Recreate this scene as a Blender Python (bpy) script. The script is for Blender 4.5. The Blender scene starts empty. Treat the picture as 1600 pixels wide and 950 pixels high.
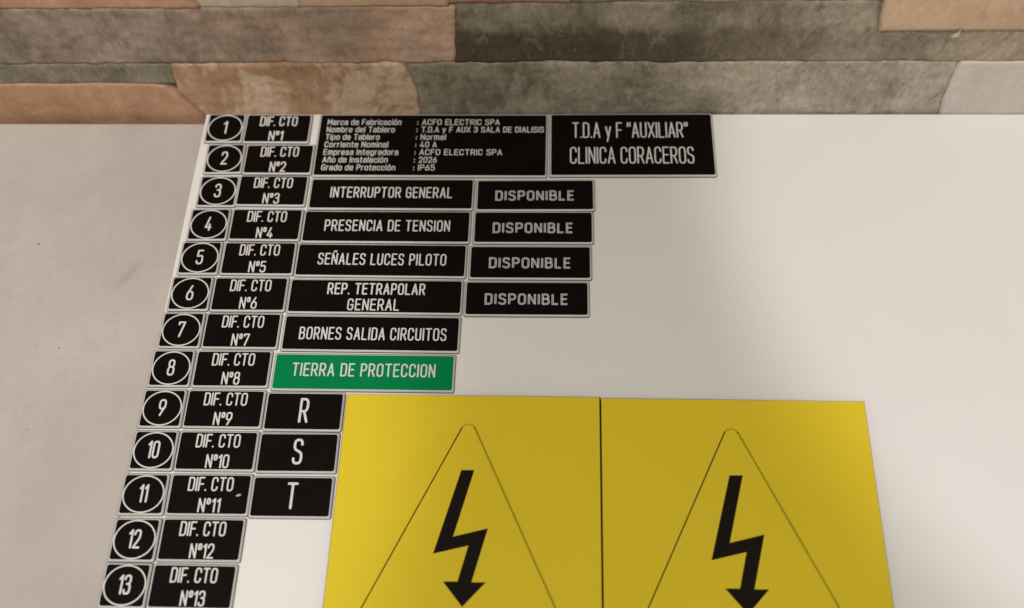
import bpy, math, random
from mathutils import Matrix, Vector, noise

MM = 0.001
scene = bpy.context.scene
COL = scene.collection

# ------------------------------------------------------------------ camera
cam_data = bpy.data.cameras.new("camera")
cam = bpy.data.objects.new("camera", cam_data)
COL.objects.link(cam)
cam_data.sensor_width = 36.0
cam_data.lens = 36.0
cam_data.clip_start = 0.01
cam_data.clip_end = 50.0
rot = Matrix(((0.99890732, -0.00854769, 0.0459467),
              (0.02927047, 0.88085122, -0.47248742),
              (-0.03643353, 0.47331603, 0.88013893)))
cam.matrix_world = Matrix.Translation((25.3*MM, -260.17*MM, 484.64*MM)) @ rot.to_4x4()
cam_data.dof.use_dof = True
cam_data.dof.focus_distance = 0.54
cam_data.dof.aperture_fstop = 5.0
scene.camera = cam

# ------------------------------------------------------------------ room light
world = bpy.data.worlds.new("World")
scene.world = world
world.use_nodes = True
bg = world.node_tree.nodes["Background"]
bg.inputs[0].default_value = (1.0, 0.945, 0.875, 1)
bg.inputs[1].default_value = 0.36


def lamp(name, kind, loc, target, energy, color, **kw):
    d = bpy.data.lights.new(name, kind)
    d.energy = energy
    d.color = color
    for k, v in kw.items():
        setattr(d, k, v)
    o = bpy.data.objects.new(name, d)
    COL.objects.link(o)
    o.location = loc
    o.rotation_euler = (Vector(target) - Vector(loc)).to_track_quat('-Z', 'Y').to_euler()
    return o


WARM = (1.0, 0.94, 0.87)
lamp("ceiling_panel_lamp", 'AREA', (-0.35, -0.95, 1.75), (0, 0, 0), 15.6, WARM, shape='RECTANGLE', size=0.5, size_y=0.5)
lamp("right_added_spot", 'SPOT', (0.50, -0.62, 1.70), (0.435, 0.075, 0), 48.0, (1.0, 0.93, 0.99),
     spot_size=math.radians(20.6), spot_blend=0.17, shadow_soft_size=0.03)  # added beam; its edge imitates the right border of a cast shadow
lamp("left_added_spot", 'SPOT', (-0.45, -0.62, 1.70), (-0.345, -0.085, 0), 48.0, (1.0, 0.95, 0.95),
     spot_size=math.radians(20.0), spot_blend=0.22, shadow_soft_size=0.03)  # added beam; its edge imitates the shadow's left border

scene.view_settings.view_transform = 'Standard'
scene.view_settings.look = 'None'
scene.view_settings.exposure = 0.0
scene.view_settings.gamma = 1.0


# ------------------------------------------------------------------ helpers
def mesh_obj(name, verts, faces, mat=None, parent=None, smooth=False):
    me = bpy.data.meshes.new(name)
    me.from_pydata(verts, [], faces)
    me.update()
    if smooth:
        for p in me.polygons:
            p.use_smooth = True
    o = bpy.data.objects.new(name, me)
    COL.objects.link(o)
    if mat:
        me.materials.append(mat)
    if parent:
        o.parent = parent
    return o


def empty(name, loc, rz=0.0):
    o = bpy.data.objects.new(name, None)
    o.empty_display_size = 0.01
    COL.objects.link(o)
    o.location = loc
    o.rotation_euler = (0, 0, rz)
    return o


def tag(o, label=None, category=None, group=None, kind=None):
    if label: o["label"] = label
    if category: o["category"] = category
    if group: o["group"] = group
    if kind: o["kind"] = kind
    return o


# ------------------------------------------------------------------ materials
class N:
    def __init__(self, name):
        self.m = bpy.data.materials.new(name)
        self.m.use_nodes = True
        self.t = self.m.node_tree
        self.b = self.t.nodes["Principled BSDF"]
        self.tc = self.t.nodes.new("ShaderNodeTexCoord")

    def n(self, kind, **inp):
        x = self.t.nodes.new(kind)
        for k, v in inp.items():
            self.put(x.inputs[k.replace('_', ' ')], v)
        return x

    def put(self, sock, v):
        if isinstance(v, bpy.types.NodeSocket):
            self.t.links.new(v, sock)
        else:
            if isinstance(v, tuple) and len(v) == 3 and sock.type == 'RGBA':
                v = (*v, 1)
            sock.default_value = v

    def co(self, offset=(0, 0, 0), scale=(1, 1, 1)):
        mp = self.t.nodes.new("ShaderNodeMapping")
        self.t.links.new(self.tc.outputs["Object"], mp.inputs[0])
        mp.inputs[1].default_value = offset
        mp.inputs[3].default_value = scale
        return mp.outputs[0]

    def noise(self, scale, detail=4, rough=0.5, co=None, dist=0.0):
        x = self.t.nodes.new("ShaderNodeTexNoise")
        self.t.links.new(co if co else self.tc.outputs["Object"], x.inputs["Vector"])
        x.inputs["Scale"].default_value = scale
        x.inputs["Detail"].default_value = detail
        x.inputs["Roughness"].default_value = rough
        x.inputs["Distortion"].default_value = dist
        return x.outputs[0]

    def ramp(self, fac, stops):
        x = self.t.nodes.new("ShaderNodeValToRGB")
        self.t.links.new(fac, x.inputs[0])
        e = x.color_ramp.elements
        while len(e) < len(stops):
            e.new(0.5)
        for i, (p, c) in enumerate(stops):
            e[i].position = p
            e[i].color = (*c, 1) if isinstance(c, tuple) else (c, c, c, 1)
        return x.outputs[0]

    def mix(self, fac, a, b):
        x = self.t.nodes.new("ShaderNodeMix")
        x.data_type = 'RGBA'
        self.put(x.inputs[0], fac); self.put(x.inputs[6], a); self.put(x.inputs[7], b)
        return x.outputs[2]

    def math(self, op, a, b=0.0):
        x = self.t.nodes.new("ShaderNodeMath")
        x.operation = op
        self.put(x.inputs[0], a); self.put(x.inputs[1], b)
        return x.outputs[0]

    def bump(self, h, strength, dist):
        x = self.t.nodes.new("ShaderNodeBump")
        x.inputs["Strength"].default_value = strength
        x.inputs["Distance"].default_value = dist
        self.t.links.new(h, x.inputs["Height"])
        self.t.links.new(x.outputs[0], self.b.inputs["Normal"])

    def fin(self, color, rough=0.5, spec=0.5):
        self.put(self.b.inputs["Base Color"], color)
        self.put(self.b.inputs["Roughness"], rough)
        self.b.inputs["Specular IOR Level"].default_value = spec
        return self.m


def plain(name, col, rough=0.5, spec=0.4, var=0.06, scale=60):
    k = N(name)
    f = k.noise(scale, 5, 0.6)
    lo = tuple(c*(1-var) for c in col); hi = tuple(min(1, c*(1+var)) for c in col)
    c = k.ramp(f, [(0.3, lo), (0.7, hi)])
    r = k.ramp(k.noise(scale*2.3, 4), [(0.3, max(0, rough-0.05)), (0.7, rough+0.05)])
    return k.fin(c, r, spec)


M_CORE = plain("plate_core_white", (0.47, 0.452, 0.42), 0.45, 0.5)
M_GAP_SHADE = plain("gap_shade", (0.075, 0.062, 0.05), 0.7, 0.2, 0.2)  # shade of the gaps, painted on plate sides and lower bevel
M_BLACK = plain("black_laminate", (0.0045, 0.0030, 0.0020), 0.5, 0.06, 0.2)
M_GREEN = plain("green_laminate", (0.0005, 0.205, 0.06), 0.5, 0.06, 0.05)
M_YELLOW = plain("yellow_plastic", (0.71, 0.545, 0.024), 0.42, 0.15, 0.02, 12)
M_LETTER = plain("engraved_white", (0.66, 0.64, 0.61), 0.6, 0.3)
M_INK = plain("black_print", (0.009, 0.006, 0.004), 0.55, 0.1, 0.15)
M_BURNT_SHADE = plain("burnt_shaded_edge", (0.035, 0.006, 0.004), 0.8, 0.2, 0.2)  # burnt cut edge, with the shadow line along it painted in
M_LINE_SHADED = plain("shaded_cut_line", (0.025, 0.008, 0.003), 0.6, 0.2, 0.2, 90)  # shaded leg of the groove, shade painted as a darker colour
M_LINE_LIT = plain("lit_cut_line", (0.37, 0.275, 0.010), 0.6, 0.2, 0.1, 90)  # lit leg of the same groove, painted paler
M_LIT_TIP = plain("lit_cut_tip", (0.37, 0.275, 0.012), 0.6, 0.2, 0.1, 90)  # groove tip, painted as lit like the pale leg

k = N("white_sheet_gloss")
c = k.ramp(k.noise(7, 3), [(0.3, (0.75, 0.735, 0.69)), (0.7, (0.78, 0.762, 0.715))])
sp = k.ramp(k.noise(260, 2, 0.5), [(0.765, 0.0), (0.80, 1.0)])
c = k.mix(k.math('MULTIPLY', sp, 0.30), c, (0.42, 0.39, 0.35))
scr = k.ramp(k.noise(30, 2, 0.4, k.co((0.3, 0.1, 0), (0.35, 7.0, 1)), 0.3), [(0.66, 0.0), (0.70, 1.0)])
scr = k.math('MULTIPLY', scr, k.ramp(k.noise(9, 3), [(0.52, 0.0), (0.66, 1.0)]))
c = k.mix(k.math('MULTIPLY', scr, 0.10), c, (0.55, 0.52, 0.48))
k.bump(k.noise(5, 2), 0.25, 0.004)
M_SHEET = k.fin(c, k.ramp(k.noise(40, 5, 0.7), [(0.3, 0.30), (0.7, 0.44)]), 0.35)

k = N("grey_beige_tabletop")
big = k.noise(7, 5, 0.6)
fine = k.noise(420, 3, 0.7, k.co(scale=(1, 0.6, 1)))
cloud = k.ramp(big, [(0.36, (0.42, 0.388, 0.345)), (0.62, (0.52, 0.484, 0.435))])
c = k.mix(k.math('MULTIPLY', k.ramp(fine, [(0.35, 0.0), (0.7, 1.0)]), 0.16), cloud, (0.36, 0.31, 0.26))
c = k.mix(k.math('MULTIPLY', k.ramp(k.noise(55, 4, 0.7), [(0.5, 0.0), (0.72, 1.0)]), 0.3), c, (0.39, 0.345, 0.30))
# one soft grey smudge on the bare left part
mp = k.t.nodes.new("ShaderNodeMapping"); mp.vector_type = 'TEXTURE'
k.t.links.new(k.tc.outputs["Object"], mp.inputs[0])
mp.inputs[1].default_value = (-0.214, 0.138, 0.032); mp.inputs[2].default_value = (0, 0, math.radians(58)); mp.inputs[3].default_value = (0.016, 0.0045, 0.05)
gr = k.t.nodes.new("ShaderNodeTexGradient"); gr.gradient_type = 'SPHERICAL'
k.t.links.new(mp.outputs[0], gr.inputs[0])
c = k.mix(k.math('MULTIPLY', k.math('MULTIPLY', gr.outputs[1], k.noise(160, 4, 0.7)), 0.8), c, (0.27, 0.24, 0.20))
sp = k.ramp(k.noise(190, 2, 0.5), [(0.76, 0.0), (0.80, 1.0)])
c = k.mix(k.math('MULTIPLY', sp, 0.35), c, (0.24, 0.20, 0.16))
k.bump(fine, 0.12, 0.0004)
M_TABLE = k.fin(c, 0.6, 0.3)


def stone_mat(name, a, b, vein, vein_amt=0.35, scale=1.0, grad=None, painted_shade=None, seed=0, grain=0.35):
    grain *= 1.05
    warm = lambda q: (q[0]*1.0, q[1]*0.985, q[2]*0.93)
    a, b, vein = warm(a), warm(b), warm(vein)
    k = N(name)
    off = (seed*1.7, seed*0.9, seed*2.3)
    co = k.co(off, (1, 1, 0.55))
    f1 = k.noise(24*scale, 8, 0.68, co, 0.4)
    c = k.ramp(f1, [(0.38, a), (0.60, b)])
    if grad:
        x0, x1, ga, gb = grad
        sx = k.t.nodes.new("ShaderNodeSeparateXYZ")
        k.t.links.new(k.tc.outputs["Object"], sx.inputs[0])
        w = k.math('ADD', sx.outputs[0], k.math('MULTIPLY', k.math('SUBTRACT', k.noise(22, 5, 0.6, co), 0.5), 0.16))
        g = k.n("ShaderNodeMapRange"); k.put(g.inputs[0], w)
        g.inputs[1].default_value = x0; g.inputs[2].default_value = x1
        c2 = k.ramp(f1, [(0.38, ga), (0.60, gb)])
        c = k.mix(g.outputs[0], c, c2)
    # blotchy veins
    vf = k.noise(17*scale, 9, 0.72, k.co(off, (1, 1, 0.7)), 0.5)
    vm = k.ramp(vf, [(0.49, 0.0), (0.56, 1.0), (0.61, 0.85), (0.67, 0.0)])
    c = k.mix(k.math('MULTIPLY', vm, vein_amt), c, vein)
    if painted_shade:  # dark low band: shadow painted into the stone colour
        (z0, z1, x0, x1, sc, amt) = painted_shade
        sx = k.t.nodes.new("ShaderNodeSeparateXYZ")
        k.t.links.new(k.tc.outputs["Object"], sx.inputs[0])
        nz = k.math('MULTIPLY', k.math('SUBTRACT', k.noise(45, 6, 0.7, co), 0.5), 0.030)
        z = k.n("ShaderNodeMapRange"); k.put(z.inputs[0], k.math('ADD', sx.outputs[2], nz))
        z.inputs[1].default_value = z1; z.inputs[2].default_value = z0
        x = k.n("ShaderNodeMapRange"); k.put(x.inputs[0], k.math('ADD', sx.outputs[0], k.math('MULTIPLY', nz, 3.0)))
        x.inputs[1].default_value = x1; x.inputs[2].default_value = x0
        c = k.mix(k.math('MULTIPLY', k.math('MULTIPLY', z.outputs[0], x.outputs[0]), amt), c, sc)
    g2 = k.noise(330, 5, 0.75, co)
    dk = k.t.nodes.new("ShaderNodeMix"); dk.data_type = 'RGBA'; dk.blend_type = 'MULTIPLY'
    dk.inputs[0].default_value = grain
    k.put(dk.inputs[6], c)
    k.put(dk.inputs[7], k.ramp(g2, [(0.3, 0.45), (0.7, 1.35)]))
    c = dk.outputs[2]
    dg = k.t.nodes.new("ShaderNodeMapping")
    k.t.links.new(k.tc.outputs["Object"], dg.inputs[0])
    dg.inputs[1].default_value = off; dg.inputs[2].default_value = (0, math.radians(38), 0); dg.inputs[3].default_value = (1.25, 1, 0.6)
    diag = k.noise(95, 7, 0.72, dg.outputs[0], 0.3)
    c = k.mix(k.math('MULTIPLY', k.ramp(diag, [(0.56, 0.0), (0.68, 1.0)]), grain*(0.7 if painted_shade else 1.3)), c, tuple(min(.8, v*1.3) for v in b))
    c = k.mix(k.math('MULTIPLY', k.ramp(diag, [(0.34, 1.0), (0.44, 0.0)]), grain*1.0), c, tuple(v*0.55 for v in a))
    pits = k.ramp(k.noise(75*scale, 5, 0.7, k.co(off, (1, 1, 0.6)), 0.6), [(0.62, 0.0), (0.72, 1.0)])
    c = k.mix(k.math('MULTIPLY', pits, 0.42), c, tuple(v*0.45 for v in a))
    h = k.math('ADD', k.math('MULTIPLY', k.noise(120, 7, 0.7, co), 1.0), k.math('MULTIPLY', f1, 0.6))
    h = k.math('ADD', h, k.math('MULTIPLY', diag, 1.3))
    k.bump(h, 0.5, 0.0012)
    return k.fin(c, 0.75, 0.25)


# ------------------------------------------------------------------ table top and white sheet
TABLE_Z = -2.0


def slab(name, x0, x1, y0, y1, z0, z1, mat, parent=None, ch=0.4, corner=0.0):
    """a slab (mm) with a chamfered top edge"""
    v = [(x0, y0, z0), (x1, y0, z0), (x1, y1, z0), (x0, y1, z0),
         (x0, y0, z1-ch), (x1, y0, z1-ch), (x1, y1, z1-ch), (x0, y1, z1-ch),
         (x0+ch, y0+ch, z1), (x1-ch, y0+ch, z1), (x1-ch, y1-ch, z1), (x0+ch, y1-ch, z1)]
    f = [(3, 2, 1, 0)]
    for a in (0, 4):
        for i in range(4):
            j = (i+1) % 4
            f.append((a+i, a+j, a+4+j, a+4+i))
    f.append((8, 9, 10, 11))
    return mesh_obj(name, [(x*MM, y*MM, z*MM) for x, y, z in v], f, mat, parent)


table = empty("table", (0, -0.12, -0.032))
tag(table, "matt grey beige table top pushed close to the stone wall", "table")
top = slab("table_top", -620, 620, -380, 243.3, 0, 30, M_TABLE, table, 0.8)
# the smudge and the two specks that lie on the bare part of the table
M_SMUDGE = plain("grey_smudge", (0.36, 0.325, 0.285), 0.7, 0.2, 0.1)
M_SPECK = plain("dark_speck", (0.10, 0.075, 0.05), 0.7, 0.2, 0.1)


def blob(name, pts, z, mat, parent, h=0.08):
    n = len(pts)
    v = [(x*MM, y*MM, z*MM) for x, y in pts]
    cx = sum(p[0] for p in pts)/n; cy = sum(p[1] for p in pts)/n
    v.append((cx*MM, cy*MM, (z+h)*MM))
    return mesh_obj(name, v, [(i, (i+1) % n, n) for i in range(n)], mat, parent)


def ell(cx, cy, rx, ry, ang, n=12, jit=0.15, seed=1):
    r = random.Random(seed)
    out = []
    for i in range(n):
        a = 2*math.pi*i/n; q = 1+r.uniform(-jit, jit)
        x, y = rx*q*math.cos(a), ry*q*math.sin(a)
        out.append((cx+x*math.cos(ang)-y*math.sin(ang), cy+x*math.sin(ang)+y*math.cos(ang)))
    return out


blob("speck", ell(-270.7, 157.3, 0.7, 0.6, 0, 8, 0.2, 3), 30.02, M_SPECK, table)
blob("speck", ell(-243.0, 92.0, 0.45, 0.4, 0, 8, 0.2, 4), 30.02, M_SPECK, table)

sheet = empty("acrylic_sheet", (116*MM, -60*MM, TABLE_Z*MM))
tag(sheet, "glossy white plastic sheet lying on the table under all the plates", "plastic sheet")
v = [(-191.3-116, -200+60), (330, -200+60), (330, 128.7+60), (-187.9-116, 128.7+60)]
# left edge measured slightly out of square
Lx = lambda y: -188.9
pts = [(Lx(-260)-116, -200), (330, -200), (330, 188.7), (Lx(128.7)-116, 188.7)]
vv = [(x*MM, y*MM, 0) for x, y in pts] + [(x*MM, y*MM, 1.7*MM) for x, y in pts]
cxm, cym = 10, 0
ins = [(pts[0][0]+.3, pts[0][1]+.3), (pts[1][0]-.3, pts[1][1]+.3), (pts[2][0]-.3, pts[2][1]-.3), (pts[3][0]+.3, pts[3][1]-.3)]
vv += [(x*MM, y*MM, 2.0*MM) for x, y in ins]
ff = [(3, 2, 1, 0)]
for a in (0, 4):
    for i in range(4):
        j = (i+1) % 4
        ff.append((a+i, a+j, a+4+j, a+4+i))
ff.append((8, 9, 10, 11))
mesh_obj("sheet_body", vv, ff, M_SHEET, sheet)

# ------------------------------------------------------------------ stroke lettering
def rounded(pts, r, closed=False):
    """polyline with its corners rounded; r is a number or one number per corner"""
    n = len(pts)
    out = []
    rad = r if isinstance(r, (list, tuple)) else [r]*n
    for i in range(n):
        p = Vector(pts[i])
        if rad[i] <= 0 or (not closed and i in (0, n-1)):
            out.append(p); continue
        a = Vector(pts[i-1]); b = Vector(pts[(i+1) % n])
        da, db = a-p, b-p
        d = min(rad[i], da.length*0.5 if (closed or i-1 > 0) else da.length, db.length*0.5 if (closed or i+1 < n-1) else db.length)
        p0 = p+da.normalized()*d; p1 = p+db.normalized()*d
        for s in range(7):
            t = s/6
            q = (1-t)**2*p0+2*t*(1-t)*p+t*t*p1
            if not out or (out[-1]-q).length > 1e-5:
                out.append(q)
    if closed and (out[0]-out[-1]).length < 1e-5:
        out.pop()
    return out, closed


def S(*pts, r=0.0, c=False):
    return rounded(list(pts), r, c)


TILDE = lambda x, y: S((x, y), (x+.08, y+.10), (x+.19, y+.0), (x+.27, y+.10), r=.05)
G = {
 'A': (.52, [S((0, 0), (.26, 1), (.52, 0)), S((.09, .3), (.43, .3))]),
 'B': (.47, [S((0, 0), (0, 1), (.43, 1), (.43, .53), (0, .53), r=[0, 0, .2, .2, 0]), S((0, .53), (.47, .53), (.47, 0), (0, 0), r=[0, .22, .22, 0])]),
 'C': (.47, [S((.46, .74), (.46, 1), (0, 1), (0, 0), (.46, 0), (.46, .26), r=.23)]),
 'D': (.47, [S((0, 0), (0, 1), (.47, 1), (.47, 0), r=[0, 0, .24, .24], c=True)]),
 'E': (.43, [S((.43, 1), (0, 1), (0, 0), (.43, 0)), S((0, .52), (.38, .52))]),
 'F': (.42, [S((.42, 1), (0, 1), (0, 0)), S((0, .5), (.37, .5))]),
 'G': (.47, [S((.46, .76), (.46, 1), (0, 1), (0, 0), (.47, 0), (.47, .47), (.27, .47), r=[0, .23, .23, .23, .23, 0, 0])]),
 'I': (.0, [S((0, 0), (0, 1))]),
 'L': (.41, [S((0, 1), (0, 0), (.41, 0))]),
 'M': (.6, [S((0, 0), (0, 1), (.3, .35), (.6, 1), (.6, 0))]),
 'N': (.48, [S((0, 0), (0, 1), (.48, 0), (.48, 1))]),
 'O': (.48, [S((0, 0), (.48, 0), (.48, 1), (0, 1), r=.24, c=True)]),
 'P': (.46, [S((0, 0), (0, 1), (.46, 1), (.46, .46), (0, .46), r=[0, 0, .24, .24, 0])]),
 'R': (.48, [S((0, 0), (0, 1), (.46, 1), (.46, .46), (0, .46), r=[0, 0, .24, .24, 0]), S((.25, .46), (.48, 0))]),
 'S': (.47, [S((.45, .80), (.45, 1), (.01, 1), (.01, .60), (.46, .44), (.46, 0), (0, 0), (0, .20), r=[0, .2, .2, .16, .16, .2, .2, 0])]),
 'T': (.50, [S((0, 1), (.50, 1)), S((.25, 1), (.25, 0))]),
 'U': (.47, [S((0, 1), (0, 0), (.47, 0), (.47, 1), r=.24)]),
 'X': (.50, [S((0, 0), (.50, 1)), S((0, 1), (.50, 0))]),
 '0': (.46, [S((0, 0), (.46, 0), (.46, 1), (0, 1), r=.23, c=True)]),
 '1': (.20, [S((0, .80), (.20, 1), (.20, 0))]),
 '2': (.46, [S((0, .76), (0, 1), (.45, 1), (.45, .58), (0, 0), (.47, 0), r=[0, .23, .23, .15, 0, 0])]),
 '3': (.46, [S((0, .80), (0, 1), (.44, 1), (.44, .54), (.18, .54), r=[0, .2, .2, .2, 0]), S((.18, .54), (.46, .54), (.46, 0), (0, 0), (0, .20), r=[0, .22, .22, .22, 0])]),
 '4': (.50, [S((.30, 1), (0, .22), (.50, .22)), S((.36, .46), (.36, 0))]),
 '5': (.46, [S((.43, 1), (.05, 1), (.02, .56), (.46, .62), (.46, 0), (0, 0), (0, .20), r=[0, 0, .03, .2, .22, .2, 0])]),
 '6': (.46, [S((0, 0), (.46, 0), (.46, .58), (0, .58), r=.22, c=True), S((.33, 1), (.03, .44))]),
 '7': (.46, [S((0, .84), (0, 1), (.46, 1), (.14, 0))]),
 '8': (.47, [S((0, 0), (.47, 0), (.47, .54), (0, .54), r=.22, c=True), S((.03, .54), (.44, .54), (.44, 1), (.03, 1), r=.2, c=True)]),
 '9': (.46, [S((.46, 1), (0, 1), (0, .42), (.46, .42), r=.22, c=True), S((.13, 0), (.43, .56))]),
 'o_': (.22, [S((0, .62), (.22, .62), (.22, 1), (0, 1), r=.11, c=True)]),
 '"': (.20, [S((0, 1), (0, .76)), S((.20, 1), (.20, .76))]),
 '.': (.0, [S((0, 0), (0, .03))]),
 ':': (.0, [S((0, .08), (0, .14)), S((0, .58), (0, .64))]),
 'a': (.42, [S((.03, .56), (.03, .72), (.42, .72), (.42, 0), r=[0, .14, .14, 0]), S((0, 0), (.42, 0), (.42, .40), (0, .40), r=.14, c=True)]),
 'b': (.42, [S((0, 0), (0, 1)), S((0, 0), (.42, 0), (.42, .72), (0, .72), r=.18, c=True)]),
 'c': (.40, [S((.40, .52), (.40, .72), (0, .72), (0, 0), (.40, 0), (.40, .2), r=.18)]),
 'd': (.42, [S((.42, 0), (.42, 1)), S((0, 0), (.42, 0), (.42, .72), (0, .72), r=.18, c=True)]),
 'e': (.42, [S((0, .38), (.42, .38), (.42, .72), (0, .72), (0, 0), (.42, 0), (.42, .14), r=[0, 0, .18, .18, .18, .16, 0])]),
 'g': (.42, [S((0, 0), (.42, 0), (.42, .72), (0, .72), r=.18, c=True), S((.42, .72), (.42, -.22), (.02, -.22), r=[0, .14, 0])]),
 'i': (.0, [S((0, 0), (0, .72)), S((0, .93), (0, 1))]),
 'l': (.0, [S((0, 0), (0, 1))]),
 'm': (.62, [S((0, 0), (0, .72)), S((0, .72), (.31, .72), (.31, 0), r=[0, .12, 0]), S((.31, .72), (.62, .72), (.62, 0), r=[0, .12, 0])]),
 'n': (.40, [S((0, 0), (0, .72)), S((0, .72), (.40, .72), (.40, 0), r=[0, .16, 0])]),
 'o': (.42, [S((0, 0), (.42, 0), (.42, .72), (0, .72), r=.18, c=True)]),
 'p': (.42, [S((0, -.25), (0, .72)), S((0, 0), (.42, 0), (.42, .72), (0, .72), r=.18, c=True)]),
 'r': (.25, [S((0, 0), (0, .72)), S((0, .50), (0, .72), (.25, .72), r=[0, .16, 0])]),
 's': (.38, [S((.37, .56), (.37, .72), (.01, .72), (.01, .40), (.38, .34), (.38, 0), (0, 0), (0, .15), r=[0, .12, .12, .1, .1, .12, .12, 0])]),
 't': (.26, [S((.10, .95), (.10, 0), (.26, 0), r=[0, .1, 0]), S((0, .72), (.26, .72))]),
 'y': (.42, [S((0, .72), (.22, .05)), S((.42, .72), (.12, -.28))]),
}
G['\u00d1'] = (.48, G['N'][1]+[TILDE(.10, 1.16)])
G['\u00f1'] = (.40, G['n'][1]+[TILDE(.07, .88)])
G['\u00f3'] = (.42, G['o'][1]+[S((.18, .88), (.28, 1.05))])
G['\u00ba'] = G['o_']


def ribbon(V, F, pts, closed, hw, z, caps=True, shift=0.0):
    """split at sharp corners, then lay each run"""
    n = len(pts)
    cuts = []
    for i in range(n):
        if not closed and i in (0, n-1):
            continue
        a = (pts[i]-pts[i-1]).normalized(); b = (pts[(i+1) % n]-pts[i]).normalized()
        if a.dot(b) < (0.25 if shift == 0 else -0.2):
            cuts.append(i)
    if not cuts or closed and len(cuts) < 1:
        return run(V, F, pts, closed, hw, z, caps, shift)
    if closed:
        seq = list(range(cuts[0], n))+list(range(0, cuts[0]+1))
        marks = [seq.index(c) for c in cuts]+[n]
    else:
        seq = list(range(n)); marks = [0]+cuts+[n-1]
    for q, (a, b) in enumerate(zip(marks, marks[1:])):
        run(V, F, [pts[k] for k in seq[a:b+1]], False, hw, z+0.003*(q % 4), caps, shift)


def run(V, F, pts, closed, hw, z, caps=True, shift=0.0):
    """flat stroke of half width hw along pts; shift moves it sideways"""
    n = len(pts)
    if n < 2:
        return
    base = len(V)
    L = []
    for i in range(n):
        p = pts[i]
        if closed or 0 < i < n-1:
            a = (p-pts[i-1]).normalized(); b = (pts[(i+1) % n]-p).normalized()
            na = Vector((-a.y, a.x)); nb = Vector((-b.y, b.x))
            m = na+nb
            if m.length < 0.3:
                m = na
            m.normalize()
            k = 1/max(0.45, m.dot(na))
        else:
            a = (pts[1]-p if i == 0 else p-pts[i-1]).normalized()
            m = Vector((-a.y, a.x)); k = 1
        L.append((p, m, k))
    for p, m, k in L:
        q0 = p+m*k*(shift+hw); q1 = p+m*k*(shift-hw)
        V.append((q0.x, q0.y, z)); V.append((q1.x, q1.y, z))
    m_ = n if closed else n-1
    for i in range(m_):
        j = (i+1) % n
        F.append((base+2*i, base+2*i+1, base+2*j+1, base+2*j))
    if caps and not closed:
        for end in (0, n-1):
            p = pts[end]
            d = (pts[0]-pts[1] if end == 0 else pts[-1]-pts[-2]).normalized()
            nn = Vector((-d.y, d.x))
            c0 = len(V)
            o = p+nn*L[end][1].dot(nn)*0
            sh = L[end][1]*shift
            for s in range(7):
                t = math.pi*s/6-math.pi/2
                q = p+sh+nn*hw*math.sin(t)+d*hw*math.cos(t)
                V.append((q.x, q.y, z))
            F.append(tuple(range(c0, c0+7)))


def text_width(s, gap, space):
    x = 0
    for i, ch in enumerate(s):
        if ch == ' ':
            x += space
        else:
            x += G[ch][0]+gap
    return x-gap


def lettering(parent, rows, z, mat, name="lettering", double=False, gap=0.25):
    """rows: (text, x0, x1, baseline y, cap height, stroke width) in mm, local to the parent"""
    V, F = [], []
    for (s, x0, x1, yb, h, sw) in rows:
        space = 0.36+(gap-.25)
        if len(s) == 1 and G[s][0] == 0:
            w = 1.0; sx = 1.0; xx = (x0+x1)/2
            sx = h
        else:
            w = text_width(s, gap, space)
            sx = (x1-x0-sw)/w
            xx = x0+sw/2
        x = 0
        for ci, ch in enumerate(s):
            if ch == ' ':
                x += space; continue
            gw, strokes = G[ch]
            for k_, (pl, closed) in enumerate(strokes):
                P = [Vector((xx+(x+p.x)*sx, yb+sw/2+p.y*(h-sw))) for p in pl]
                zz = z+0.014*k_+0.007*(ci % 2)
                if double:
                    for sgn in (-1, 1):
                        ribbon(V, F, P, closed, sw*0.185, zz, True, sgn*sw*0.315)
                else:
                    ribbon(V, F, P, closed, sw/2, zz)
            x += gw+gap
    V = [(a*MM, b*MM, c*MM) for a, b, c in V]
    return mesh_obj(name, V, F, mat, parent)


# ------------------------------------------------------------------ engraved plates
CORE_SIDE, TOPZ, BEV = 0.65, 1.40, 0.90


def rrect(hw, hh, r, n=5):
    out = []
    for cx, cy, a0 in ((hw-r, hh-r, 0), (-hw+r, hh-r, 90), (-hw+r, -hh+r, 180), (hw-r, -hh+r, 270)):
        for i in range(n+1):
            a = math.radians(a0+90*i/n)
            out.append((cx+r*math.cos(a), cy+r*math.sin(a)))
    return out


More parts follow.
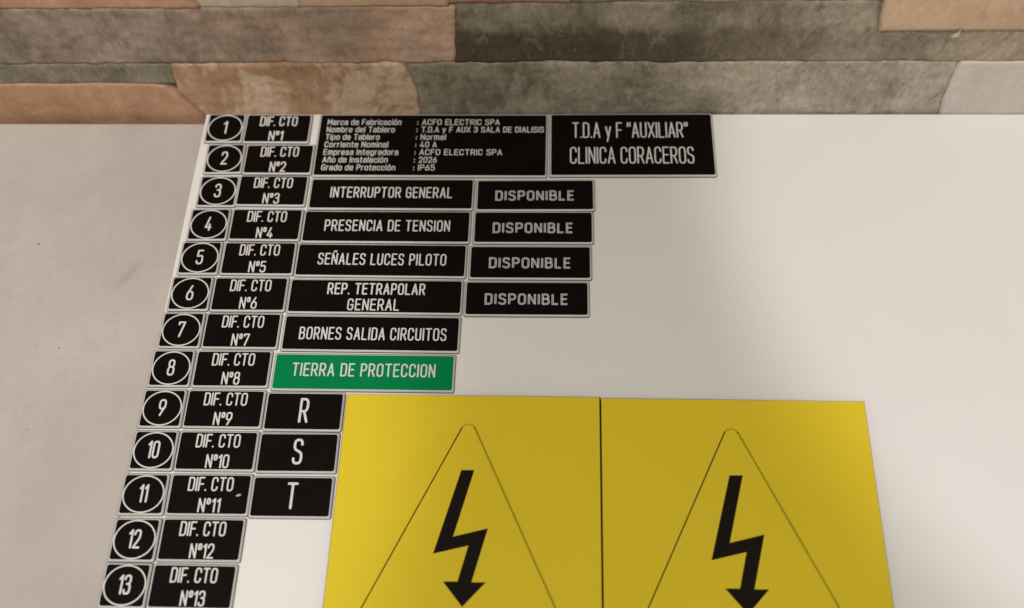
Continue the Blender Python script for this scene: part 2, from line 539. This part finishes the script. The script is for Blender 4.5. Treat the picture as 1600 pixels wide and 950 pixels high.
def plate(name, key, mat, label, cat, group=None, bev=BEV):
    cx, cy, w, h, ang = DATA[key]
    root = empty(name, (cx*MM, cy*MM, 0.0), math.radians(ang*0.6))
    tag(root, label, cat, group)
    w += 0.9
    h = h+0.3 if h > 30 else 21.75
    hw, hh = w/2, h/2
    rings = [(rrect(hw, hh, 1.1), 0.02), (rrect(hw, hh, 1.1), CORE_SIDE), (rrect(hw-.16, hh-.16, 1.1), CORE_SIDE+.17), (rrect(hw-bev*.5, hh-bev*.5, 1.2), TOPZ-.30),
             (rrect(hw-bev, hh-bev, 1.2), TOPZ)]
    V, F = [], []
    n = len(rings[0][0])
    for pts, z in rings:
        V += [(x*MM, y*MM, z*MM) for x, y in pts]
    for a in range(4):
        for i in range(n):
            j = (i+1) % n
            F.append((a*n+i, a*n+j, (a+1)*n+j, (a+1)*n+i))
    F.append(tuple(range(n-1, -1, -1)))
    F.append(tuple(range(4*n, 5*n)))
    o = mesh_obj("core", V, F, M_CORE, root)
    o.data.materials.append(M_LETTER)
    o.data.polygons[len(F)-1].material_index = 1  # rim brighter than the bevel: edge reflection painted as colour
    o.data.materials.append(M_GAP_SHADE)
    for q in range(2*n):
        o.data.polygons[q].material_index = 2
    fw, fh = hw-bev-.22, hh-bev-.22
    o0 = rrect(fw, fh, 1.15); o1 = rrect(fw-.06, fh-.06, 1.1)
    V = [(x*MM, y*MM, (TOPZ+.004)*MM) for x, y in o0]+[(x*MM, y*MM, (TOPZ+.09)*MM) for x, y in o1]
    F = [(i, (i+1) % n, n+(i+1) % n, n+i) for i in range(n)]+[tuple(range(n, 2*n))]
    mesh_obj("face", V, F, mat, root)
    return root, fw, fh


ZT = TOPZ+.10
DATA = {
    'C1':(-175.2,117.2,22.4,20.7,0.05),
    'D1':(-143.4,116.9,39.4,20.7,-0.21),
    'C2':(-172.0,94.7,22.2,20.8,1.80),
    'D2':(-139.7,94.4,40.3,21.2,-0.02),
    'BIG':(-50.5,104.9,136.0,45.5,-0.02),
    'TDA':(66.8,105.5,95.1,45.4,0.52),
    'C3':(-172.0,71.6,22.4,21.2,0.24),
    'D3':(-140.4,72.2,40.2,20.8,-0.57),
    'N3':(-71.1,70.1,94.3,20.5,-0.20),
    'E3':(11.2,69.7,66.9,20.4,0.67),
    'C4':(-173.5,48.9,22.4,20.7,1.32),
    'D4':(-140.8,49.0,40.4,20.5,-0.42),
    'N4':(-72.1,48.0,94.6,20.4,-0.14),
    'E4':(10.5,48.0,66.7,20.3,0.31),
    'C5':(-174.7,26.9,22.5,20.6,0.43),
    'D5':(-141.7,26.8,40.5,20.3,0.07),
    'N5':(-73.1,26.0,94.5,20.2,-0.39),
    'E5':(9.3,25.3,66.7,20.1,0.23),
    'C6':(-176.1,4.2,22.3,20.5,0.81),
    'D6':(-143.3,4.1,40.7,20.2,0.32),
    'N6':(-74.2,3.3,94.6,20.2,-0.24),
    'E6':(7.9,2.7,66.6,20.9,0.34),
    'C7':(-176.9,-18.2,22.4,20.4,0.26),
    'D7':(-144.1,-18.2,40.7,20.1,-0.04),
    'N7':(-74.4,-19.2,94.5,20.2,-0.25),
    'C8':(-178.1,-40.7,21.9,20.7,0.50),
    'D8':(-145.7,-40.6,40.0,20.4,0.53),
    'G8':(-76.2,-41.8,95.0,21.4,0.02),
    'C9':(-178.5,-63.4,22.0,20.8,0.82),
    'D9':(-146.2,-63.2,40.4,20.4,0.18),
    'R9':(-104.7,-64.1,40.1,20.4,0.25),
    'C10':(-178.6,-86.2,22.1,20.7,0.40),
    'D10':(-146.3,-86.0,40.3,20.6,0.48),
    'R10':(-105.0,-86.3,40.2,20.7,0.81),
    'C11':(-179.1,-109.1,22.4,21.3,1.23),
    'D11':(-146.2,-108.7,40.5,20.9,0.71),
    'R11':(-105.1,-109.2,40.1,20.6,0.72),
    'C12':(-178.9,-131.8,22.3,21.7,0.49),
    'D12':(-146.3,-131.2,40.4,21.2,0.58),
    'C13':(-179.1,-153.7,22.1,20.8,0.20),
    'D13':(-146.7,-153.6,40.3,20.7,0.20),
}
ROW = {1: "topmost of its column", 2: "second from its top, beside the data plate",
       3: "in the row of INTERRUPTOR GENERAL", 4: "in the row of PRESENCIA DE TENSION", 5: "in the row of SE\u00d1ALES LUCES PILOTO",
       6: "in the row of REP. TETRAPOLAR GENERAL", 7: "in the row of BORNES SALIDA CIRCUITOS", 8: "in the row of the green plate",
       9: "in the row of the letter R", 10: "in the row of the letter S", 11: "in the row of the letter T",
       12: "just below the row of the letter T", 13: "lowest of its column at the photo's bottom edge"}
for i in range(1, 14):
    s = str(i)
    root, fw, fh = plate("number_tag", "C"+s, M_BLACK,
                         "black tag with %d inside an oval, %s" % (i, ROW[i]), "number tag",
                         "oval number tags in the left column")
    V, F = [], []
    pts = [Vector(((fw-.45)*math.cos(2*math.pi*k/64), (fh-.45)*math.sin(2*math.pi*k/64))) for k in range(64)]
    ribbon(V, F, pts, True, 0.35, ZT)
    mesh_obj("ring", [(a*MM, b*MM, c*MM) for a, b, c in V], F, M_LETTER, root)
    H = 9.4
    wd = {1: 1.6}.get(len(s), 6.8)
    wd = 3.9 if len(s) == 1 else (4.6 if s == '11' else 6.2)
    if s == '1': wd = 2.4
    lettering(root, [(s, -wd/2, wd/2, -H/2+.3, H, 0.98)], ZT+.02, M_LETTER)

    root, fw, fh = plate("circuit_label", "D"+s, M_BLACK,
                         "black DIF. CTO N\u00ba%d plate, %s" % (i, ROW[i]), "label plate",
                         "DIF. CTO plates in the second column")
    hgt = DATA["D"+s][3]
    h1 = 7.3
    rows_ = [("DIF. CTO", -11.2, 11.4, 1.6, h1, 0.82)]
    t = "N\u00ba"+s
    wn = {1: 9.6, 2: 11.8}[len(s)]
    if s == '1': wn = 8.6
    if s == '11': wn = 11.0
    rows_.append((t, -4.6, -4.6+wn, -9.2, h1, 0.82))
    lettering(root, rows_, ZT, M_LETTER)
    if i == 11:
        root2 = root
        blob("chip", [(13.4, -.5), (13.9, -1.1), (15.9, -.4), (15.8, .3), (14.3, .2)], ZT, M_CORE, root, 0.05)

# the wide plates of the third column
for key, text, x0, x1 in (("N3", "INTERRUPTOR GENERAL", -35.2, 35.0), ("N4", "PRESENCIA DE TENSION", -35.0, 36.0),
                          ("N5", "SE\u00d1ALES LUCES PILOTO", -35.2, 36.2), ("N7", "BORNES SALIDA CIRCUITOS", -38.4, 40.4)):
    root, fw, fh = plate("name_plate", key, M_BLACK, "wide black plate reading " + text, "label plate", "wide plates in the third column")
    dy = {'N3': -3.2, 'N4': -3.6, 'N5': -3.6, 'N7': -4.4}[key]
    lettering(root, [(text, x0, x1, dy+.4, 7.5, 0.82)], ZT, M_LETTER, gap=.30)
root, fw, fh = plate("name_plate", "N6", M_BLACK, "wide black plate reading REP. TETRAPOLAR GENERAL on two lines", "label plate", "wide plates in the third column")
lettering(root, [("REP. TETRAPOLAR", -26.5, 27.0, .9, 7.2, .9), ("GENERAL", -14.6, 13.6, -8.8, 7.2, .82)], ZT, M_LETTER, gap=.30)

root, fw, fh = plate("earth_plate", "G8", M_GREEN, "green plate reading TIERRA DE PROTECCION", "label plate")
lettering(root, [("TIERRA DE PROTECCION", -37.6, 37.6, -2.6, 7.6, .82)], ZT, M_LETTER, gap=.30)

for key, beside in (("E3", "INTERRUPTOR GENERAL"), ("E4", "PRESENCIA DE TENSION"), ("E5", "SE\u00d1ALES LUCES PILOTO"), ("E6", "REP. TETRAPOLAR GENERAL")):
    root, fw, fh = plate("spare_plate", key, M_BLACK, "black DISPONIBLE plate just right of the " + beside + " plate", "label plate", "four DISPONIBLE plates")
    lettering(root, [("DISPONIBLE", -22.6, 22.2, -3.9, 6.9, 1.05)], ZT, M_LETTER, double=True, gap=.32)

for key, ch, w_ in (("R9", "R", 4.9), ("R10", "S", 5.2), ("R11", "T", 5.4)):
    root, fw, fh = plate("phase_plate", key, M_BLACK, "black plate engraved with the single letter %s left of the yellow sign" % ch, "label plate", "single letter plates")
    lettering(root, [(ch, .1-w_/2, .1+w_/2, -6.3, 13.6, 1.25)], ZT, M_LETTER)

root, fw, fh = plate("title_plate", "TDA", M_BLACK, "large black plate reading T.D.A y F AUXILIAR CLINICA CORACEROS", "label plate")
lettering(root, [('T.D.A y F "AUXILIAR"', -34.6, 33.0, 4.6, 11.4, .88), ("CLINICA CORACEROS", -36.0, 35.6, -13.9, 12.0, .88)], ZT, M_LETTER, gap=.24)

root, fw, fh = plate("data_plate", "BIG", M_BLACK, "widest black plate listing Marca de Fabricaci\u00f3n and six more data rows", "label plate")
left = [("Marca de Fabricaci\u00f3n", 44.3), ("Nombre del Tablero", 40.8), ("Tipo de Tablero", 32.2), ("Corriente Nominal", 37.8),
        ("Empresa Integradora", 44.2), ("A\u00f1o de Instalaci\u00f3n", 38.5), ("Grado de Protecci\u00f3n", 43.3)]
right = [("ACFO ELECTRIC SPA", 46.4), ("T.D.A y F AUX 3 SALA DE DIALISIS", 72.6), ("Normal", 15.0), ("40 A", 9.9),
         ("ACFO ELECTRIC SPA", 48.5), ("2026", 10.6), ("IP65", 9.8)]
rows_ = []
pitch = 5.5
for i in range(7):
    yb = 22.75-2.9-4.3-i*pitch-1.1
    dx = 0.0
    rows_.append((left[i][0], -63.2+dx, -63.2+left[i][1], yb, 4.3, .56))
    rows_.append((":", -9.6, -8.6, yb, 4.0, .6))
    rows_.append((right[i][0], -6.6, -6.6+right[i][1], yb, 4.3, .58))
lettering(root, rows_, ZT, M_LETTER, gap=.27)


# ------------------------------------------------------------------ yellow warning signs
BOLT = [(-2.4, -24.0), (4.0, -23.9), (-4.6, -57.2), (11.9, -52.9), (5.2, -78.6), (11.9, -78.5), (1.4, -90.0),
        (-8.2, -78.5), (-1.4, -78.4), (2.9, -61.4), (-13.7, -65.6)]


def tri_faces(poly):
    from mathutils.geometry import tessellate_polygon
    return [tuple(t) for t in tessellate_polygon([[Vector((x, y, 0)) for x, y in poly]])]


def warning_sign(x0, x1, y1, apex, label, cl, cr):
    x0, x1 = 25.3+(x0-25.3)*.9955, 25.3+(x1-25.3)*.9955
    y1 = -260.2+(y1+260.2)*.9955
    apex = (25.3+(apex[0]-25.3)*.9975, -260.2+(apex[1]+260.2)*.9975)
    root = empty("warning_sign", ((x0+x1)/2*MM, (y1-70)*MM, 0))
    tag(root, label, "warning sign", "yellow electrical hazard signs")
    hw = (x1-x0)/2
    T = 3.0
    V, F = [], []
    yb, yt = -75, 70
    p = [(-hw, yb), (hw, yb), (hw, yt), (-hw, yt)]
    V = [(x*MM, y*MM, 0.02*MM) for x, y in p]+[(x*MM, y*MM, (T-.15)*MM) for x, y in p]
    q = [(-hw+cl, yb+.12), (hw-cr, yb+.12), (hw-cr, yt-.12), (-hw+cl, yt-.12)]
    V += [(x*MM, y*MM, T*MM) for x, y in q]
    F = [(3, 2, 1, 0)]+[(i, (i+1) % 4, 4+(i+1) % 4, 4+i) for i in range(4)]
    F += [(4+i, 4+(i+1) % 4, 8+(i+1) % 4, 8+i) for i in range(4)]+[(8, 9, 10, 11)]
    o = mesh_obj("panel", V, F, M_YELLOW, root)
    o.data.materials.append(M_BURNT_SHADE)
    for pi in range(9):
        o.data.polygons[pi].material_index = 1
    ax, ay = apex[0]-(x0+x1)/2, apex[1]-(y1-70)
    zt = T+.03
    b = [((ax+x), (ay+y)) for x, y in BOLT]
    mesh_obj("bolt_symbol", [(x*MM, y*MM, (zt+.02)*MM) for x, y in b], tri_faces(b), M_INK, root)
    # the outline of the triangle: two legs and the rounded tip, groove light and shade painted per leg
    def line(name, pts, hwid, mat):
        V, F = [], []
        ribbon(V, F, [Vector((ax+x, ay+y)) for x, y in pts], False, hwid, zt)
        mesh_obj(name, [(a*MM, b_*MM, c*MM) for a, b_, c in V], F, mat, root)
    base = -118.0
    sl = 0.470
    line("triangle_line", [(-3.3, -1.9), (-3.3+sl*(base+1.9), base)], .31, M_LINE_SHADED)
    line("triangle_line", [(3.3, -1.9), (3.3-sl*(base+1.9), base)], .52, M_LINE_LIT)
    line("triangle_tip", [(-3.3, -1.9), (-2.4, -.7), (-1.2, -.1), (0, .1), (1.2, -.1), (2.4, -.7), (3.3, -1.9)], .33, M_LIT_TIP)
    return root


warning_sign(-83.6, 46.5, -54.0, (-19.8, -70.2), "yellow sign with black lightning arrow touching the letter plates, left one of the pair", .22, .36)
warning_sign(46.8, 179.3, -54.5, (111.4, -70.7), "yellow sign with black lightning arrow at the open right side of the pair", .36, .16)

# ------------------------------------------------------------------ stone wall
YW = 130.0
wall = empty("wall", (0, (YW+6)*MM, 0))
tag(wall, "wall clad in ledge stones of tan, mauve, grey and cream behind the table", "wall", kind="structure")
M_BACK = plain("dark_mortar", (0.17, 0.14, 0.11), 0.9, 0.2, 0.2)
slab_v = [(-620, 0, -120), (620, 0, -120), (620, 0, 330), (-620, 0, 330), (-620, 60, -120), (620, 60, -120), (620, 60, 330), (-620, 60, 330)]
mesh_obj("backing", [(x*MM, y*MM, z*MM) for x, y, z in slab_v],
         [(0, 1, 2, 3), (5, 4, 7, 6), (4, 0, 3, 7), (1, 5, 6, 2), (3, 2, 6, 7), (4, 5, 1, 0)], M_BACK, wall)

TAN = stone_mat("tan_stone", (0.42, 0.235, 0.145), (0.53, 0.325, 0.215), (0.36, 0.19, 0.115), .35, seed=1, grain=.2)
TAN2 = stone_mat("light_tan_stone", (0.47, 0.32, 0.21), (0.57, 0.40, 0.275), (0.62, 0.50, 0.39), .2, seed=2, grain=.2)
MAUVE = stone_mat("mauve_stone", (0.175, 0.14, 0.11), (0.35, 0.265, 0.215), (0.38, 0.31, 0.26), .4, seed=3, grain=.35,
                  grad=(0.24, 0.38, (0.42, 0.26, 0.175), (0.60, 0.39, 0.27)))
MARBLE = stone_mat("marbled_stone", (0.32, 0.19, 0.11), (0.52, 0.34, 0.22), (0.74, 0.59, 0.45), .6, 1.5, seed=14, grain=.25)
GREEN_GREY = stone_mat("green_grey_stone", (0.15, 0.13, 0.09), (0.27, 0.245, 0.185), (0.36, 0.32, 0.26), .3, seed=5, grain=.5)
GREY = stone_mat("grey_stone", (0.17, 0.145, 0.105), (0.36, 0.315, 0.24), (0.46, 0.41, 0.33), .5, seed=6, grain=.5,
                 grad=(0.08, 0.22, (0.26, 0.225, 0.165), (0.42, 0.375, 0.295)))
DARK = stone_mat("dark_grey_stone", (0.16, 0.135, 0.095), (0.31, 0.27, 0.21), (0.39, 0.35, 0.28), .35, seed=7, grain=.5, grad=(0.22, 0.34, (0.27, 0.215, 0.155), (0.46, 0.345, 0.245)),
                 painted_shade=(0.022, 0.031, 0.10, 0.25, (0.07, 0.05, 0.028), 0.85))  # shadow over the middle, painted on this stone's lower half
PALE = stone_mat("pale_stone", (0.49, 0.46, 0.43), (0.59, 0.56, 0.53), (0.56, 0.48, 0.39), .25, seed=8, grain=.12)
CREAM = stone_mat("cream_stone", (0.46, 0.37, 0.27), (0.60, 0.50, 0.38), (0.66, 0.58, 0.48), .3, seed=9, grain=.2)
RUST = stone_mat("rust_stone", (0.31, 0.165, 0.095), (0.42, 0.245, 0.155), (0.27, 0.14, 0.08), .3, seed=10, grain=.25)
BROWN = stone_mat("grey_tan_stone", (0.25, 0.20, 0.145), (0.42, 0.345, 0.26), (0.46, 0.40, 0.32), .35, seed=11, grain=.45)

stone_no = [0]


def stone(x0, x1, z0, z1, mat, proud=0.0, left=None, right=None, rough=0.6, label=None, wob=0.4):
    """one ledge stone: left / right are lists of (v, dx) shaping the ends, v from 0 bottom to 1 top; mm"""
    stone_no[0] += 1
    sd = stone_no[0]*13.37
    W, Hh = x1-x0, z1-z0
    nx = max(6, int(W/2.2)); nz = max(6, int(Hh/2.0))
    ox, oz = x0, z0

    def prof(lst, v):
        if not lst:
            return 0.0
        for (a, da), (b, db) in zip(lst, lst[1:]):
            if a <= v <= b:
                return da+(db-da)*(v-a)/max(1e-6, b-a)
        return lst[-1][1]
    V, F = [], []
    gap = -0.4
    for j in range(nz+1):
        v = j/nz
        xl = x0+gap+prof(left, v)+wob*noise.noise((sd, v*Hh*.16, 0.3)); xr = x1-gap+prof(right, v)+wob*noise.noise((sd, v*Hh*.16, 7.7))
        for i in range(nx+1):
            u = i/nx
            x = xl+(xr-xl)*u
            zb = z0+gap+wob*noise.noise((sd+x*.035, 2.1, 0)); zt_ = z1-gap+wob*noise.noise((sd+x*.035, 5.2, 0))
            z = zb+(zt_-zb)*v
            d = rough*0.8*noise.noise((x*.045+sd, z*.09, sd))+rough*.6*noise.noise((x*.16, z*.22, sd))+rough*.35*noise.noise((x*.4, z*.5, sd))
            e = min(x-xl, xr-x, z-zb, zt_-z)
            edge = 0.35*max(0, 1-e/1.2)**2
            y = -6.0-proud*0.6-d+edge
            V.append(((x-ox)*MM, (y+6)*MM, (z-oz)*MM))
    w_ = nx+1
    for j in range(nz):
        for i in range(nx):
            a = j*w_+i
            F.append((a, a+1, a+w_+1, a+w_))
    ring = [i for i in range(w_)]+[j*w_+nx for j in range(1, nz+1)]+[nz*w_+i for i in range(nx-1, -1, -1)]+[j*w_ for j in range(nz-1, 0, -1)]
    b0 = len(V)
    for r_ in ring:
        x, y, z = V[r_]
        V.append((x, 5.9*MM, z))
    n = len(ring)
    for q in range(n):
        p_ = (q+1) % n
        F.append((ring[p_], ring[q], b0+q, b0+p_))
    o = mesh_obj("stone", V, F, mat, wall, True)
    o.location = (ox*MM, -6*MM, oz*MM)
    if label:
        o["label"] = label
    return o


# course C (resting against the table edge)
stone(-300+75, -196.2, 26.2, 43.3, GREEN_GREY, .2, rough=.8, left=[(0, -110), (1, -110)], label="narrow green grey stone")
stone(-420, -200, -14, 26.0, TAN, .9, right=[(0, 10), (.25, 8), (.75, -1), (.97, -8), (1, -14)], rough=.45, label="smooth tan stone with a slanted end")
stone(-199, -60.5, -14, 43.6, MARBLE, 1.8, left=[(0, 11), (.25, 8), (.6, 0), (1, 3.2)], right=[(0, 0), (.2, 1.5), (.55, 2), (.85, -1), (1, -3)], rough=.8, label="cream veined tan stone", wob=.25)
stone(-61.0, 244, -14, 43.4, GREY, .0, left=[(0, 0), (.2, 1.5), (.55, 2.3), (.85, -.5), (1, -2.6)], right=[(0, 5), (.5, 0.5), (1, -1)], rough=1.1, label="long rough grey stone")
stone(244.6, 420, -14, 43.6, PALE, 1.2, left=[(0, 5), (.5, .5), (.9, -1), (1, .8)], rough=.3, label="smooth pale stone")
# course B
stone(-420, -33.6, 44.1, 86.8, MAUVE, .5, rough=1.2, right=[(0, -1), (.3, .3), (1, 2.6)], label="mauve stone turning tan at its right end")
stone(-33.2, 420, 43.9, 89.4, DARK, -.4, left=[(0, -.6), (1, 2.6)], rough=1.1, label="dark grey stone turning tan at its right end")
# course A
stone(-420, -166.5, 87.2, 131, TAN, 1.0, rough=.5)
stone(-166.0, -112.6, 87.3, 131, CREAM, .7, rough=.6)
stone(-112.1, -34.2, 87.4, 131, TAN2, .6, rough=.8)
stone(-33.6, 29.6, 89.9, 131, RUST, .9, rough=.7)
stone(30.2, 189.6, 89.8, 131, GREY, .3, right=[(0, .3), (1, 0)], rough=1.0)
stone(190.6, 420, 70.0, 131, TAN2, 3.4, left=[(0, 2.5), (.35, -.6), (1, 0)], rough=.35)
# courses above and below the frame
rr = random.Random(5)
mats = [TAN, MAUVE, GREY, MARBLE, BROWN, RUST, CREAM, GREEN_GREY, TAN2]
for z0, z1 in ((131.5, 176), (176.5, 222), (-54, -14.3)):
    x = -420
    while x < 420:
        w_ = rr.uniform(90, 220)
        x2 = min(420, x+w_)
        if 420-x2 < 40: x2 = 420
        stone(x, x2, z0, z1, rr.choice(mats), rr.uniform(0, 1.2), rough=rr.uniform(.4, 1.1))
        x = x2+.5

chip = blob("chip", [(230.6, -2.4), (233.2, -2.9), (235.3, -2.3), (234.9, -0.2), (234.5, 3.6), (233.5, 0.8), (232.0, -0.6)], 0, CREAM, wall, 0.6)
chip.rotation_euler = (math.radians(90), 0, 0)
chip.location = (0, (127.0-(YW+6))*MM, 68.5*MM)
